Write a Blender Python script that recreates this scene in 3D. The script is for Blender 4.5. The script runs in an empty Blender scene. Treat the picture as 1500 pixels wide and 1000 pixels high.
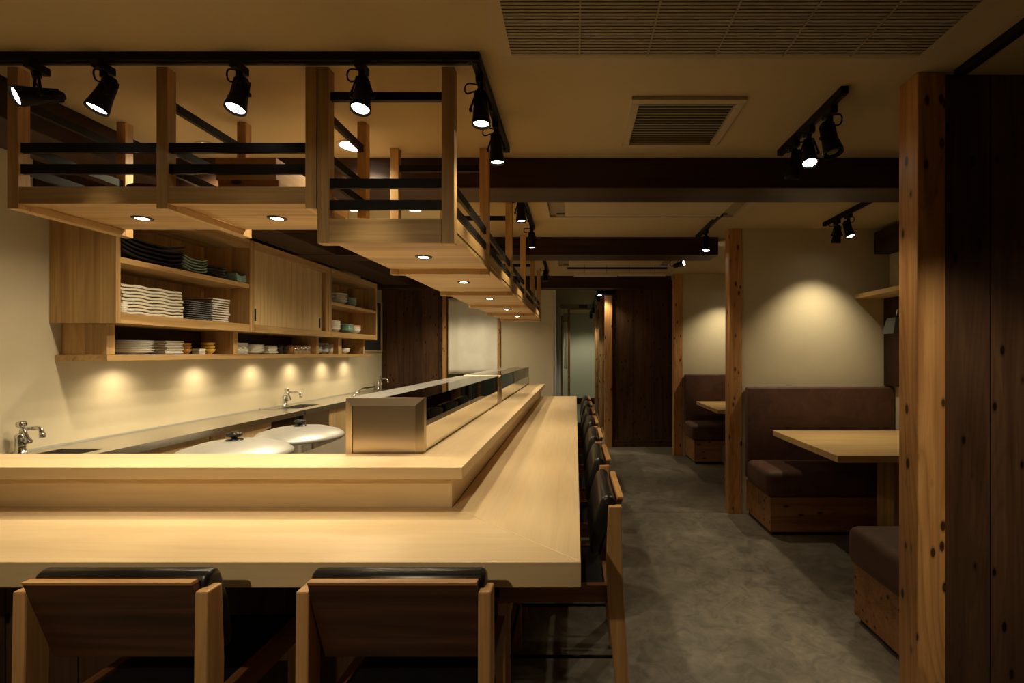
import bpy, bmesh, math, random
from mathutils import Vector, Matrix
random.seed(7)
PI = math.pi
sc = bpy.context.scene
COL = sc.collection

# ------------------------------------------------------------------ materials
MATS = {}

def new_mat(name):
    m = bpy.data.materials.new(name)
    m.use_nodes = True
    nt = m.node_tree
    for n in list(nt.nodes):
        nt.nodes.remove(n)
    out = nt.nodes.new('ShaderNodeOutputMaterial')
    b = nt.nodes.new('ShaderNodeBsdfPrincipled')
    nt.links.new(b.outputs[0], out.inputs[0])
    return m, nt, b, out

def nd(nt, t, **kw):
    n = nt.nodes.new(t)
    for k, v in kw.items():
        setattr(n, k, v)
    return n

def coords(nt, scale, rnd=True):
    tc = nd(nt, 'ShaderNodeTexCoord')
    src = tc.outputs['Object']
    if rnd:
        oi = nd(nt, 'ShaderNodeObjectInfo')
        mul = nd(nt, 'ShaderNodeMath', operation='MULTIPLY')
        mul.inputs[1].default_value = 23.0
        nt.links.new(oi.outputs['Random'], mul.inputs[0])
        add = nd(nt, 'ShaderNodeVectorMath', operation='ADD')
        nt.links.new(src, add.inputs[0])
        nt.links.new(mul.outputs[0], add.inputs[1])
        src = add.outputs[0]
    mp = nd(nt, 'ShaderNodeMapping')
    mp.inputs['Scale'].default_value = scale
    nt.links.new(src, mp.inputs['Vector'])
    return mp.outputs[0], src

def ramp(nt, fac, stops):
    r = nd(nt, 'ShaderNodeValToRGB')
    els = r.color_ramp.elements
    while len(els) < len(stops):
        els.new(0.5)
    for e, (p, c) in zip(els, stops):
        e.position = p
        e.color = (*c, 1) if len(c) == 3 else c
    nt.links.new(fac, r.inputs[0])
    return r.outputs[0]

def mixc(nt, fac, a, b, mode='MIX'):
    m = nd(nt, 'ShaderNodeMix', data_type='RGBA', blend_type=mode)
    for sock, v in ((m.inputs[0], fac), (m.inputs[6], a), (m.inputs[7], b)):
        if isinstance(v, (int, float)):
            sock.default_value = v
        elif isinstance(v, tuple):
            sock.default_value = (*v, 1) if len(v) == 3 else v
        else:
            nt.links.new(v, sock)
    return m.outputs[2]

def noise(nt, vec, scale=1.0, detail=5, rough=.55, dist=0.0):
    n = nd(nt, 'ShaderNodeTexNoise')
    n.inputs['Scale'].default_value = scale
    n.inputs['Detail'].default_value = detail
    n.inputs['Roughness'].default_value = rough
    n.inputs['Distortion'].default_value = dist
    nt.links.new(vec, n.inputs['Vector'])
    return n.outputs[0]

def bump(nt, b, h, strength, dist=.002):
    bp = nd(nt, 'ShaderNodeBump')
    bp.inputs['Strength'].default_value = strength
    bp.inputs['Distance'].default_value = dist
    nt.links.new(h, bp.inputs['Height'])
    nt.links.new(bp.outputs[0], b.inputs['Normal'])

WOODS = {  # light, dark, rough, contrast across-scale, knots, plank width
    'hinoki': ((.75, .575, .345), (.69, .505, .285), .42, 7, False, 0),
    'oak': ((.66, .43, .18), (.44, .25, .085), .5, 16, False, .14),
    'oakpale': ((.70, .51, .26), (.56, .38, .165), .5, 16, False, 0),
    'cedar': ((.62, .33, .125), (.40, .17, .05), .5, 13, True, 0),
    'chairwood': ((.60, .34, .14), (.44, .22, .08), .42, 14, False, 0),
    'chairdark': ((.10, .034, .014), (.026, .009, .004), .40, 16, False, 0),
    'chairmid': ((.30, .13, .05), (.18, .07, .025), .45, 14, False, 0),
    'dark': ((.115, .060, .034), (.058, .028, .016), .45, 11, True, .25),
    'darkbeam': ((.050, .024, .013), (.022, .010, .006), .5, 10, False, 0),
    'benchwood': ((.40, .20, .075), (.24, .10, .035), .5, 12, True, 0),
}

def W(kind, axis):
    key = kind + '_' + axis
    if key in MATS:
        return MATS[key]
    light, dark, rough, acr, knots, plank = WOODS[kind]
    m, nt, b, out = new_mat(key)
    sc_ = {'x': (.7, acr, acr), 'y': (acr, .7, acr), 'z': (acr, acr, .7)}[axis]
    fine = {'x': (3, 150, 150), 'y': (150, 3, 150), 'z': (150, 150, 3)}[axis]
    v, src = coords(nt, sc_)
    n1 = noise(nt, v, 1.0, 4, .5, 1.2)
    mp2 = nd(nt, 'ShaderNodeMapping')
    mp2.inputs['Scale'].default_value = fine
    nt.links.new(src, mp2.inputs['Vector'])
    n2 = noise(nt, mp2.outputs[0], 1.0, 3, .6)
    mid = tuple((a * .6 + c * .4) for a, c in zip(light, dark))
    c1 = ramp(nt, n1, [(.3, dark), (.47, mid), (.56, light), (.62, mid), (.75, light)])
    c2 = ramp(nt, n2, [(.3, (.92, .91, .90) if kind == 'hinoki' else (.80, .78, .76)), (.7, (1, 1, 1))])
    col = mixc(nt, .8, c1, c2, 'MULTIPLY')
    rs = {'cedar': (9, .62), 'oak': (6, .30), 'oakpale': (5, .25), 'benchwood': (8, .6), 'chairdark': (7, .6), 'chairwood': (6, .35), 'dark': (6, .45), 'hinoki2': (5, .3), 'hinoki': (4, .10)}.get(kind)
    if rs:
        mp4 = nd(nt, 'ShaderNodeMapping')
        mp4.inputs['Scale'].default_value = {'x': (.45, 6, 6), 'y': (6, .45, 6), 'z': (6, 6, .45)}[axis]
        nt.links.new(src, mp4.inputs['Vector'])
        nr = noise(nt, mp4.outputs[0], 1.0, 1.5, .4, .6)
        mu = nd(nt, 'ShaderNodeMath', operation='MULTIPLY')
        mu.inputs[1].default_value = rs[0] * 2
        nt.links.new(nr, mu.inputs[0])
        frr = nd(nt, 'ShaderNodeMath', operation='FRACT')
        nt.links.new(mu.outputs[0], frr.inputs[0])
        rc = ramp(nt, frr.outputs[0], [(0, tuple(.62 * q for q in (1, .92, .85))), (.12, (.8, .76, .72)), (.45, (1, 1, 1)), (.85, (1.04, 1.02, 1)), (1, tuple(.7 * q for q in (1, .95, .9)))])
        col = mixc(nt, rs[1], col, rc, 'MULTIPLY')
    if plank:
        tc = nd(nt, 'ShaderNodeTexCoord')
        sep = nd(nt, 'ShaderNodeSeparateXYZ')
        nt.links.new(tc.outputs['Object'], sep.inputs[0])
        # boards run along the grain; sum the two other axes to step across
        other = {'x': (1, 2), 'y': (0, 2), 'z': (0, 1)}[axis]
        ad = nd(nt, 'ShaderNodeMath', operation='ADD')
        nt.links.new(sep.outputs[other[0]], ad.inputs[0])
        nt.links.new(sep.outputs[other[1]], ad.inputs[1])
        dv = nd(nt, 'ShaderNodeMath', operation='DIVIDE')
        dv.inputs[1].default_value = plank
        nt.links.new(ad.outputs[0], dv.inputs[0])
        fl = nd(nt, 'ShaderNodeMath', operation='FLOOR')
        nt.links.new(dv.outputs[0], fl.inputs[0])
        wn = nd(nt, 'ShaderNodeTexWhiteNoise', noise_dimensions='1D')
        nt.links.new(fl.outputs[0], wn.inputs['W'])
        tone = ramp(nt, wn.outputs[0], [(0, (.78, .78, .78)), (1, (1.1, 1.1, 1.1))])
        col = mixc(nt, 1.0, col, tone, 'MULTIPLY')
        if kind == 'dark':
            fr = nd(nt, 'ShaderNodeMath', operation='FRACT')
            nt.links.new(dv.outputs[0], fr.inputs[0])
            lt = nd(nt, 'ShaderNodeMath', operation='LESS_THAN')
            lt.inputs[1].default_value = .018
            nt.links.new(fr.outputs[0], lt.inputs[0])
            col = mixc(nt, lt.outputs[0], col, (.006, .004, .003))
    if knots:
        kv = {'x': (4, 9, 9), 'y': (9, 4, 9), 'z': (9, 9, 4)}[axis]
        mp3 = nd(nt, 'ShaderNodeMapping')
        mp3.inputs['Scale'].default_value = kv
        nt.links.new(src, mp3.inputs['Vector'])
        vo = nd(nt, 'ShaderNodeTexVoronoi')
        vo.inputs['Scale'].default_value = 1.9
        nt.links.new(mp3.outputs[0], vo.inputs['Vector'])
        kf = ramp(nt, vo.outputs['Distance'], [(.125, (1, 1, 1)), (.155, (.4, .4, .4)), (.23, (0, 0, 0))])
        col = mixc(nt, kf, col, tuple(x * .12 for x in dark))
    nt.links.new(col, b.inputs['Base Color'])
    b.inputs['Roughness'].default_value = rough
    if kind.startswith('dark'):
        b.inputs['Specular IOR Level'].default_value = .22
    bump(nt, b, n2, .12, .001)
    MATS[key] = m
    return m

def plain(name, col, rough=.5, metal=0.0, spec=.5, var=0.0, vscale=20, bmp=0.0, coat=0.0):
    if name in MATS:
        return MATS[name]
    m, nt, b, out = new_mat(name)
    v, src = coords(nt, (1, 1, 1))
    n = noise(nt, v, vscale, 4)
    lo = tuple(max(0, c * (1 - var)) for c in col)
    hi = tuple(min(1, c * (1 + var)) for c in col)
    nt.links.new(ramp(nt, n, [(.3, lo), (.7, hi)]), b.inputs['Base Color'])
    b.inputs['Roughness'].default_value = rough
    b.inputs['Metallic'].default_value = metal
    b.inputs['Specular IOR Level'].default_value = spec
    b.inputs['Coat Weight'].default_value = coat
    if bmp:
        bump(nt, b, n, bmp, .002)
    MATS[name] = m
    return m

def emit(name, col, strength):
    if name in MATS:
        return MATS[name]
    m, nt, b, out = new_mat(name)
    b.inputs['Base Color'].default_value = (.8, .8, .8, 1)
    b.inputs['Emission Color'].default_value = (*col, 1)
    b.inputs['Emission Strength'].default_value = strength
    MATS[name] = m
    return m

def brushed(name, col, rough, scale):
    if name in MATS:
        return MATS[name]
    m, nt, b, out = new_mat(name)
    v, src = coords(nt, scale)
    n = noise(nt, v, 1.0, 4)
    r = ramp(nt, n, [(.2, (rough * .97,) * 3), (.8, (rough * 1.03,) * 3)])
    nt.links.new(r, b.inputs['Roughness'])
    b.inputs['Base Color'].default_value = (*col, 1)
    b.inputs['Metallic'].default_value = 1
    MATS[name] = m
    return m

def glass_mat(name, tint=(.93, .96, .94), f0=.06):
    if name in MATS:
        return MATS[name]
    m, nt, b, out = new_mat(name)
    nt.nodes.remove(b)
    tr = nd(nt, 'ShaderNodeBsdfTransparent')
    tr.inputs[0].default_value = (*tint, 1)
    gl = nd(nt, 'ShaderNodeBsdfGlossy')
    gl.inputs['Roughness'].default_value = .02
    fr = nd(nt, 'ShaderNodeFresnel')
    fr.inputs[0].default_value = 1.5
    mx = nd(nt, 'ShaderNodeMixShader')
    nt.links.new(fr.outputs[0], mx.inputs[0])
    nt.links.new(tr.outputs[0], mx.inputs[1])
    nt.links.new(gl.outputs[0], mx.inputs[2])
    nt.links.new(mx.outputs[0], out.inputs[0])
    MATS[name] = m
    return m

def plaster(name, col, var=.07):
    m, nt, b, out = new_mat(name)
    v, src = coords(nt, (1, 1, 1), False)
    n1 = noise(nt, v, 1.7, 6, .6)
    n2 = noise(nt, v, 130, 3, .6)
    c = ramp(nt, n1, [(.3, tuple(x * (1 - var) for x in col)), (.7, tuple(x * (1 + var * .6) for x in col))])
    nt.links.new(c, b.inputs['Base Color'])
    b.inputs['Roughness'].default_value = .9
    b.inputs['Specular IOR Level'].default_value = .2
    bump(nt, b, n2, .25, .002)
    MATS[name] = m
    return m

def concrete(name):
    m, nt, b, out = new_mat(name)
    v, src = coords(nt, (1, 1, 1), False)
    n1 = noise(nt, v, 1.3, 8, .68, .6)
    n2 = noise(nt, v, 9, 8, .7, 1.5)
    n3 = noise(nt, v, 70, 4, .6)
    c = ramp(nt, n1, [(.28, (.12, .106, .086)), (.5, (.19, .168, .136)), (.72, (.26, .232, .19))])
    c2 = ramp(nt, n2, [(.33, (.58, .58, .58)), (.5, (1, 1, 1)), (.68, (1.4, 1.38, 1.32))])
    col = mixc(nt, .85, c, c2, 'MULTIPLY')
    sep = nd(nt, 'ShaderNodeSeparateXYZ')
    nt.links.new(src, sep.inputs[0])
    for ax, off, per in ((1, 3.95 - 2.2 * 4, 2.2), (0, -8.15, 2.6)):
        a = nd(nt, 'ShaderNodeMath', operation='SUBTRACT')
        a.inputs[1].default_value = off
        nt.links.new(sep.outputs[ax], a.inputs[0])
        d = nd(nt, 'ShaderNodeMath', operation='DIVIDE')
        d.inputs[1].default_value = per
        nt.links.new(a.outputs[0], d.inputs[0])
        f = nd(nt, 'ShaderNodeMath', operation='FRACT')
        nt.links.new(d.outputs[0], f.inputs[0])
        l = nd(nt, 'ShaderNodeMath', operation='LESS_THAN')
        l.inputs[1].default_value = .0035
        nt.links.new(f.outputs[0], l.inputs[0])
        col = mixc(nt, l.outputs[0], col, (.04, .036, .03))
    nt.links.new(col, b.inputs['Base Color'])
    rr = ramp(nt, n2, [(.3, (.36,) * 3), (.7, (.55,) * 3)])
    nt.links.new(rr, b.inputs['Roughness'])
    bump(nt, b, n3, .1, .002)
    MATS[name] = m
    return m

def suede(name, col):
    m, nt, b, out = new_mat(name)
    v, src = coords(nt, (1, 1, 1))
    n1 = noise(nt, v, 7, 6, .65, .8)
    n2 = noise(nt, v, 260, 3, .6)
    c = ramp(nt, n1, [(.3, tuple(x * .7 for x in col)), (.7, tuple(x * 1.3 for x in col))])
    nt.links.new(c, b.inputs['Base Color'])
    b.inputs['Roughness'].default_value = .62
    b.inputs['Specular IOR Level'].default_value = .3
    b.inputs['Sheen Weight'].default_value = .10
    b.inputs['Sheen Tint'].default_value = (.8, .55, .45, 1)
    bump(nt, b, n2, .15, .001)
    MATS[name] = m
    return m

plaster('wallplaster', (.60, .53, .38))
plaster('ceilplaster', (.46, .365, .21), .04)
plaster('corridorplaster', (.56, .55, .43), .03)
concrete('concrete')
suede('suede', (.090, .042, .029))
M_BLACK = plain('blackmetal', (.008, .007, .007), .45, .0, .15)
M_GLOSSBLACK = plain('glossblack', (.010, .010, .011), .18)
M_LEATHER = plain('blackleather', (.012, .010, .009), .30, 0, .5, .3, 60, .12)
M_SEAT = plain('seatleather', (.007, .006, .006), .65, 0, .25, .3, 60, .1)
M_STEEL = plain('steel', (.60, .58, .54), .27, 1.0, .5, .03, 3)
M_TRAY = plain('traysteel', (.66, .66, .64), .5, .8)
M_STEELV = brushed('steelvertical', (.62, .52, .40), .29, (120, 120, 1.5))
M_CHROME = plain('chrome', (.75, .74, .72), .12, 1.0)
M_POLISH = plain('polishedsteel', (.86, .83, .76), .08, 1.0)
M_ALU = plain('aluminium', (.52, .51, .48), .42, .5, .5, .04)
M_PANEL = plain('acpanel', (.42, .335, .215), .55, 0, .4, .03)
M_PANELDK = plain('acslat', (.26, .215, .15), .6, 0, .3, .05)
M_VENTHOLE = plain('venthole', (.02, .018, .015), .8)
M_WHITE = plain('whitepaint', (.66, .66, .60), .6, 0, .3, .03)
M_CLOTH = plain('curtaincloth', (.86, .84, .76), .9, 0, .1, .05, 5, .1)
M_GLASS = glass_mat('clearglass')
M_TOE = plain('toekick', (.015, .012, .010), .6)
M_LENS = emit('lamplens', (1, .90, .70), 11)
M_LEDLENS = emit('ledlens', (1, .93, .78), 30)
M_KITLENS = emit('kitchenlens', (1, .92, .72), 5)
M_COOL = emit('coollens', (1, .96, .86), 12)
M_PALE = plain('palebar', (.62, .56, .44), .5)
M_GREY = plain('greyshade', (.055, .055, .055), .6)
M_CHALK = plain('chalkboard', (.035, .04, .04), .7, 0, .3, .1)
CER = dict(
    white=plain('ceramicwhite', (.76, .73, .66), .25, 0, .5, .03),
    cream=plain('ceramiccream', (.66, .60, .48), .35, 0, .5, .05),
    black=plain('ceramicblack', (.020, .018, .020), .28, 0, .5, .2),
    celadon=plain('ceramicceladon', (.25, .34, .27), .28, 0, .5, .15),
    grey=plain('ceramicgrey', (.10, .10, .105), .35, 0, .5, .6, 90),
    teal=plain('ceramicteal', (.30, .46, .42), .28, 0, .5, .3, 60),
    green=plain('ceramicgreen', (.16, .32, .24), .28, 0, .5, .4, 70),
    orange=plain('ceramicorange', (.72, .27, .14), .3, 0, .5, .25, 50),
    yellow=plain('ceramicyellow', (.62, .40, .07), .3, 0, .5, .1),
    amber=plain('ceramicamber', (.40, .19, .035), .3, 0, .5, .2),
    pattern=plain('ceramicpattern', (.33, .34, .35), .3, 0, .5, .75, 110),
    silver=M_CHROME,
    lacquer=plain('redlacquer', (.10, .012, .010), .2, 0, .5, .1),
)

# ------------------------------------------------------------------ mesh tools
ROOTLOC = {}

class MB:
    def __init__(s):
        s.bm = bmesh.new()

    def box(s, x0, x1, y0, y1, z0, z1, bev=0.0, seg=2):
        vs = [s.bm.verts.new(p) for p in ((x0, y0, z0), (x1, y0, z0), (x1, y1, z0), (x0, y1, z0),
                                          (x0, y0, z1), (x1, y0, z1), (x1, y1, z1), (x0, y1, z1))]
        fs = [s.bm.faces.new([vs[i] for i in f]) for f in
              ((3, 2, 1, 0), (4, 5, 6, 7), (0, 1, 5, 4), (1, 2, 6, 5), (2, 3, 7, 6), (3, 0, 4, 7))]
        if bev:
            es = list({e for f in fs for e in f.edges})
            bmesh.ops.bevel(s.bm, geom=es, offset=bev, segments=seg, profile=.5, affect='EDGES')
        return s

    def prism(s, poly, a0, a1, axis='z', bev=0.0, seg=2):
        """poly: 2-D outline; extruded along axis from a0 to a1 (x: poly=(y,z); y: (x,z); z: (x,y))"""
        def P(p, a):
            return {'x': (a, p[0], p[1]), 'y': (p[0], a, p[1]), 'z': (p[0], p[1], a)}[axis]
        lo = [s.bm.verts.new(P(p, a0)) for p in poly]
        hi = [s.bm.verts.new(P(p, a1)) for p in poly]
        n = len(poly)
        fs = [s.bm.faces.new(lo[::-1]), s.bm.faces.new(hi)]
        for i in range(n):
            j = (i + 1) % n
            fs.append(s.bm.faces.new((lo[i], lo[j], hi[j], hi[i])))
        bmesh.ops.recalc_face_normals(s.bm, faces=fs)
        if bev:
            es = list({e for f in fs for e in f.edges})
            bmesh.ops.bevel(s.bm, geom=es, offset=bev, segments=seg, profile=.5, affect='EDGES')
        return s

    def lathe(s, prof, c=(0, 0, 0), d=(0, 0, 1), seg=28, closed=False):
        """prof: list of (r, h) along direction d from c"""
        d = Vector(d).normalized()
        q = Vector((0, 0, 1)).rotation_difference(d).to_matrix()
        c = Vector(c)
        rings = []
        for r, h in prof:
            if r < 1e-6:
                rings.append([s.bm.verts.new(c + q @ Vector((0, 0, h)))])
            else:
                rings.append([s.bm.verts.new(c + q @ Vector((r * math.cos(2 * PI * k / seg), r * math.sin(2 * PI * k / seg), h))) for k in range(seg)])
        fs = []
        for a, b in zip(rings, rings[1:] + ([rings[0]] if closed else [])):
            if len(a) == 1 and len(b) == 1:
                continue
            for k in range(seg):
                l = (k + 1) % seg
                if len(a) == 1:
                    fs.append(s.bm.faces.new((a[0], b[k], b[l])))
                elif len(b) == 1:
                    fs.append(s.bm.faces.new((a[k], a[l], b[0])))
                else:
                    fs.append(s.bm.faces.new((a[k], a[l], b[l], b[k])))
        for f in fs:
            f.smooth = True
        bmesh.ops.recalc_face_normals(s.bm, faces=fs)
        return s

    def cyl(s, p0, p1, r, seg=16):
        p0, p1 = Vector(p0), Vector(p1)
        L = (p1 - p0).length
        return s.lathe([(0, 0), (r, 0), (r, L), (0, L)], p0, p1 - p0, seg)

    def tube(s, pts, r, seg=8):
        pts = [Vector(p) for p in pts]
        rings = []
        up = Vector((.31, .17, .93))
        for i, p in enumerate(pts):
            t = (pts[min(i + 1, len(pts) - 1)] - pts[max(i - 1, 0)]).normalized()
            u = t.cross(up)
            if u.length < .05:
                u = t.cross(Vector((1, 0, 0)))
            u.normalize()
            v = t.cross(u)
            rings.append([s.bm.verts.new(p + r * (math.cos(2 * PI * k / seg) * u + math.sin(2 * PI * k / seg) * v)) for k in range(seg)])
        fs = []
        for a, b in zip(rings, rings[1:]):
            for k in range(seg):
                l = (k + 1) % seg
                fs.append(s.bm.faces.new((a[k], a[l], b[l], b[k])))
        fs.append(s.bm.faces.new(rings[0][::-1]))
        fs.append(s.bm.faces.new(rings[-1]))
        for f in fs:
            f.smooth = True
        bmesh.ops.recalc_face_normals(s.bm, faces=fs)
        return s

    def build(s, name, mat, parent=None, local=False, loc=None, smooth_bevel=False):
        me = bpy.data.meshes.new(name)
        off = Vector((0, 0, 0))
        if parent is not None and not local:
            off = ROOTLOC.get(parent.name, Vector((0, 0, 0)))
        if loc is not None and parent is None:
            off = Vector(loc)
        if off.length:
            bmesh.ops.translate(s.bm, verts=s.bm.verts[:], vec=-off)
        s.bm.to_mesh(me)
        s.bm.free()
        me.materials.append(mat)
        o = bpy.data.objects.new(name, me)
        COL.objects.link(o)
        if parent is not None:
            o.parent = parent
            ROOTLOC[o.name] = ROOTLOC.get(parent.name, Vector((0, 0, 0)))
        elif loc is not None:
            o.location = loc
            ROOTLOC[o.name] = Vector(loc)
        if smooth_bevel:
            for p in me.polygons:
                p.use_smooth = True
        return o

def tag(o, label, cat, group=None, kind=None):
    o['label'] = label
    o['category'] = cat
    if group:
        o['group'] = group
    if kind:
        o['kind'] = kind
    return o

def thing(name, loc, label, cat, group=None, rz=0.0, kind=None):
    o = bpy.data.objects.new(name, None)
    o.empty_display_size = .05
    o.location = loc
    o.rotation_euler = (0, 0, rz)
    COL.objects.link(o)
    ROOTLOC[o.name] = Vector(loc)
    return tag(o, label, cat, group, kind)

def struct(name, mb, mat):
    o = mb.build(name, mat)
    o['kind'] = 'structure'
    return o

def dup(root, loc, rz=None, label=None):
    r = root.copy()
    COL.objects.link(r)
    r.location = loc
    if rz is not None:
        r.rotation_euler = (0, 0, rz)
    if label:
        r['label'] = label
    for ch in list(root.children):
        c = ch.copy()
        COL.objects.link(c)
        c.parent = r
        for g in list(ch.children):
            d = g.copy()
            COL.objects.link(d)
            d.parent = c
    return r

def spot(pos, d, energy, size_deg, blend=.5, col=(1, .83, .53), radius=.025):
    L = bpy.data.lights.new('spot_light', 'SPOT')
    L.energy = energy
    L.spot_size = math.radians(size_deg)
    L.spot_blend = blend
    L.color = col
    L.shadow_soft_size = radius
    o = bpy.data.objects.new('spot_light', L)
    o.location = pos
    o.rotation_euler = Vector((0, 0, -1)).rotation_difference(Vector(d).normalized()).to_euler()
    COL.objects.link(o)
    return o

H = 2.307
XL, XR = -2.8, 2.55

# ------------------------------------------------------------------ the room
struct('floor', MB().box(XL - .1, XR + .1, -1.4, 12.6, -.1, 0), MATS['concrete'])
struct('ceiling', MB().box(XL - .1, XR + .1, -1.4, 12.6, H, H + .1), MATS['ceilplaster'])
struct('wall_left', MB().box(XL - .1, XL, -1.4, 7.0, 0, H), MATS['wallplaster'])
struct('wall_right', MB().box(XR, XR + .1, -1.4, 12.6, 0, H), MATS['wallplaster'])
struct('wall_rear', MB().box(XL - .1, XR + .1, -1.5, -1.4, 0, H), MATS['wallplaster'])
struct('wall_front_right', MB().box(1.325, XR, 1.75, 1.82, 0, H), W('dark', 'z'))
struct('wall_booth_middle', MB().box(1.345, XR, 3.925, 3.99, 0, H), MATS['wallplaster'])
struct('wall_booth_far', MB().box(1.35, XR, 6.145, 6.21, 0, H), MATS['wallplaster'])
struct('wall_dark_far', MB().box(.512, 1.40, 6.70, 6.77, 0, H), W('dark', 'z'))
struct('baseboard_dark_far', MB().box(.512, 1.40, 6.685, 6.70, 0, .10), W('dark', 'x'))
struct('wall_kitchen_dark', MB().box(XL, -1.915, 6.98, 7.05, 0, H), W('dark', 'z'))
struct('wall_kitchen_end', MB().box(-1.085, -.318, 6.98, 7.05, 0, H), MATS['wallplaster'])
struct('wall_kitchen_header', MB().box(-1.865, -1.115, 7.0, 7.05, 2.12, H), MATS['wallplaster'])
struct('wall_kitchen_beyond', MB().box(-2.2, -.8, 7.6, 7.65, 0, H), MATS['wallplaster'])
struct('wall_corridor_side', MB().box(-.42, -.318, 7.05, 12.5, 0, H), MATS['corridorplaster'])
struct('wall_corridor_end', MB().box(-.4, XR, 12.4, 12.5, 0, H), MATS['corridorplaster'])
struct('baseboard_corridor', MB().box(-.318, XR, 12.385, 12.4, 0, .15), W('darkbeam', 'x'))
struct('trim_corridor_header', MB().box(-.318, .42, 10.0, 10.08, 2.215, H), MATS['corridorplaster'])
struct('trim_corridor_lintel', MB().box(-.17, .42, 9.98, 10.0, 2.19, 2.225), W('oakpale', 'x'))
struct('trim_corridor_edge', MB().box(-.318, -.285, 7.0, 7.05, 0, H), M_WHITE)
struct('trim_corridor_jamb', MB().box(-.318, -.255, 8.45, 8.55, 0, 2.1), M_WHITE)
struct('trim_corridor_stile', MB().box(-.318, -.242, 9.0, 9.06, 0, 2.0), W('cedar', 'z'))
struct('door_1', MB().box(-.16, -.11, 9.93, 10.08, 0, 2.19), W('cedar', 'z'))

# corridor cloth
def curtain(name, x0, x1, y, z0, z1, amp, waves, mat, thick=.004, seed=0):
    bm = bmesh.new()
    nx, nz = 60, 14
    rows = []
    for side in (0, 1):
        g = []
        for j in range(nz + 1):
            v = j / nz
            z = z0 + (z1 - z0) * v
            row = []
            for i in range(nx + 1):
                u = i / nx
                yy = y + amp * (1 - .5 * v) * math.sin(2 * PI * waves * u + seed + .8 * math.sin(5 * u)) + side * thick
                row.append(bm.verts.new((x0 + (x1 - x0) * u, yy, z)))
            g.append(row)
        rows.append(g)
    for s_, g in enumerate(rows):
        for j in range(nz):
            for i in range(nx):
                q = (g[j][i], g[j][i + 1], g[j + 1][i + 1], g[j + 1][i])
                bm.faces.new(q if s_ == 0 else q[::-1]).smooth = True
    a, b = rows
    for i in range(nx):
        bm.faces.new((a[0][i + 1], a[0][i], b[0][i], b[0][i + 1]))
        bm.faces.new((a[nz][i], a[nz][i + 1], b[nz][i + 1], b[nz][i]))
    for j in range(nz):
        bm.faces.new((a[j][0], a[j + 1][0], b[j + 1][0], b[j][0]))
        bm.faces.new((a[j + 1][nx], a[j][nx], b[j][nx], b[j + 1][nx]))
    m = MB()
    m.bm.free()
    m.bm = bm
    return m

t = thing('curtain', (-1.48, 6.97, .99), 'white cloth curtain hanging across the kitchen doorway beyond the glass cases', 'curtain')
curtain('c', -1.835, -1.125, 6.965, 1.0, 2.09, .012, 2.5, None).build('cloth_panel', M_CLOTH, t)
MB().cyl((-1.86, 6.967, 2.10), (-1.12, 6.967, 2.10), .009).build('curtain_rod', M_BLACK, t)
t = thing('doorway_cloth', (-.215, 9.9, 1.0), 'small pale cloth strip hanging at the corridor doorway beside the brown jamb', 'curtain')
curtain('c', -.235, -.165, 9.9, .98, 1.95, .006, 1.0, None).build('cloth_panel', M_CLOTH, t)
MB().cyl((-.318, 9.903, 1.955), (-.16, 9.903, 1.955), .006).build('curtain_rod', M_BLACK, t)
tag(MB().box(-1.912, -1.862, 6.94, 7.02, 0, H, .004).build('timber_post', W('cedar', 'z')),
    'slim timber post between dark plank wall and white kitchen curtain', 'post')
tag(MB().box(-1.117, -1.086, 6.94, 7.02, 0, H, .004).build('timber_post', W('cedar', 'z')),
    'slim timber post between white kitchen curtain and cream end wall', 'post')

POSTG = 'knotty timber posts'
for (x0, x1, y0, y1, lab) in (
        (1.225, 1.326, 1.73, 1.832, 'tall knotty cedar post nearest the camera, beside the dark plank partition'),
        (1.245, 1.352, 3.917, 4.02, 'knotty cedar post at the end of the middle booth wall'),
        (1.25, 1.36, 6.136, 6.236, 'knotty cedar post between the far booth and the dark plank wall'),
        (.405, .51, 6.67, 6.775, 'knotty cedar post under the small black box, at the glazed partition start'),
        (.405, .50, 8.2, 8.28, 'second cedar post of the glazed corridor partition'),
        (.405, .50, 10.2, 10.28, 'farthest cedar post of the glazed corridor partition')):
    tag(MB().box(x0, x1, y0, y1, 0, H, .004).build('timber_post', W('cedar', 'z')), lab, 'post', POSTG)
for (y0, y1, lab) in ((6.785, 8.19, 'clear glass pane behind the first corridor post'), (8.29, 10.19, 'clear glass pane between the two farther corridor posts')):
    t = thing('glass_partition', (.45, y0, 0), lab, 'glass panel')
    MB().box(.447, .455, y0, y1, .05, 2.2).build('pane', M_GLASS, t)
    MB().box(.43, .472, y0, y1, 0.0, .05).build('bottom_rail', W('cedar', 'y'), t)
    MB().box(.43, .472, y0, y1, 2.2, 2.25).build('top_rail', W('cedar', 'y'), t)

# beams
ZB = 2.151
for (x0, x1, y0, y1, ax, lab) in (
        (XL, XR, 2.492, 2.735, 'x', 'first dark ceiling beam crossing the room, just behind the square vent'),
        (XL, 1.24, 4.194, 4.458, 'x', 'second dark ceiling beam crossing to the middle booth post'),
        (XL, 1.245, 6.30, 6.50, 'x', 'farthest dark ceiling beam crossing before the corridor')):
    tag(MB().box(x0, x1, y0, y1, ZB, H, .004).build('ceiling_beam', W('darkbeam', ax)), lab, 'beam', 'dark ceiling beams', 'thing')
for n, (y0, y1) in enumerate(((-1.4, 2.488), (2.739, 4.19), (4.462, 6.05))):
    tag(MB().box(-2.40, -2.08, y0, y1, ZB + .004, H, .004).build('ceiling_beam', W('darkbeam', 'y')),
        ('dark beam running along the kitchen ceiling above the front counter', 'dark beam running along the kitchen ceiling above the first cabinets',
         'dark beam end stopping short of the kitchen plank wall')[n], 'beam', 'dark ceiling beams', 'thing')
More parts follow.
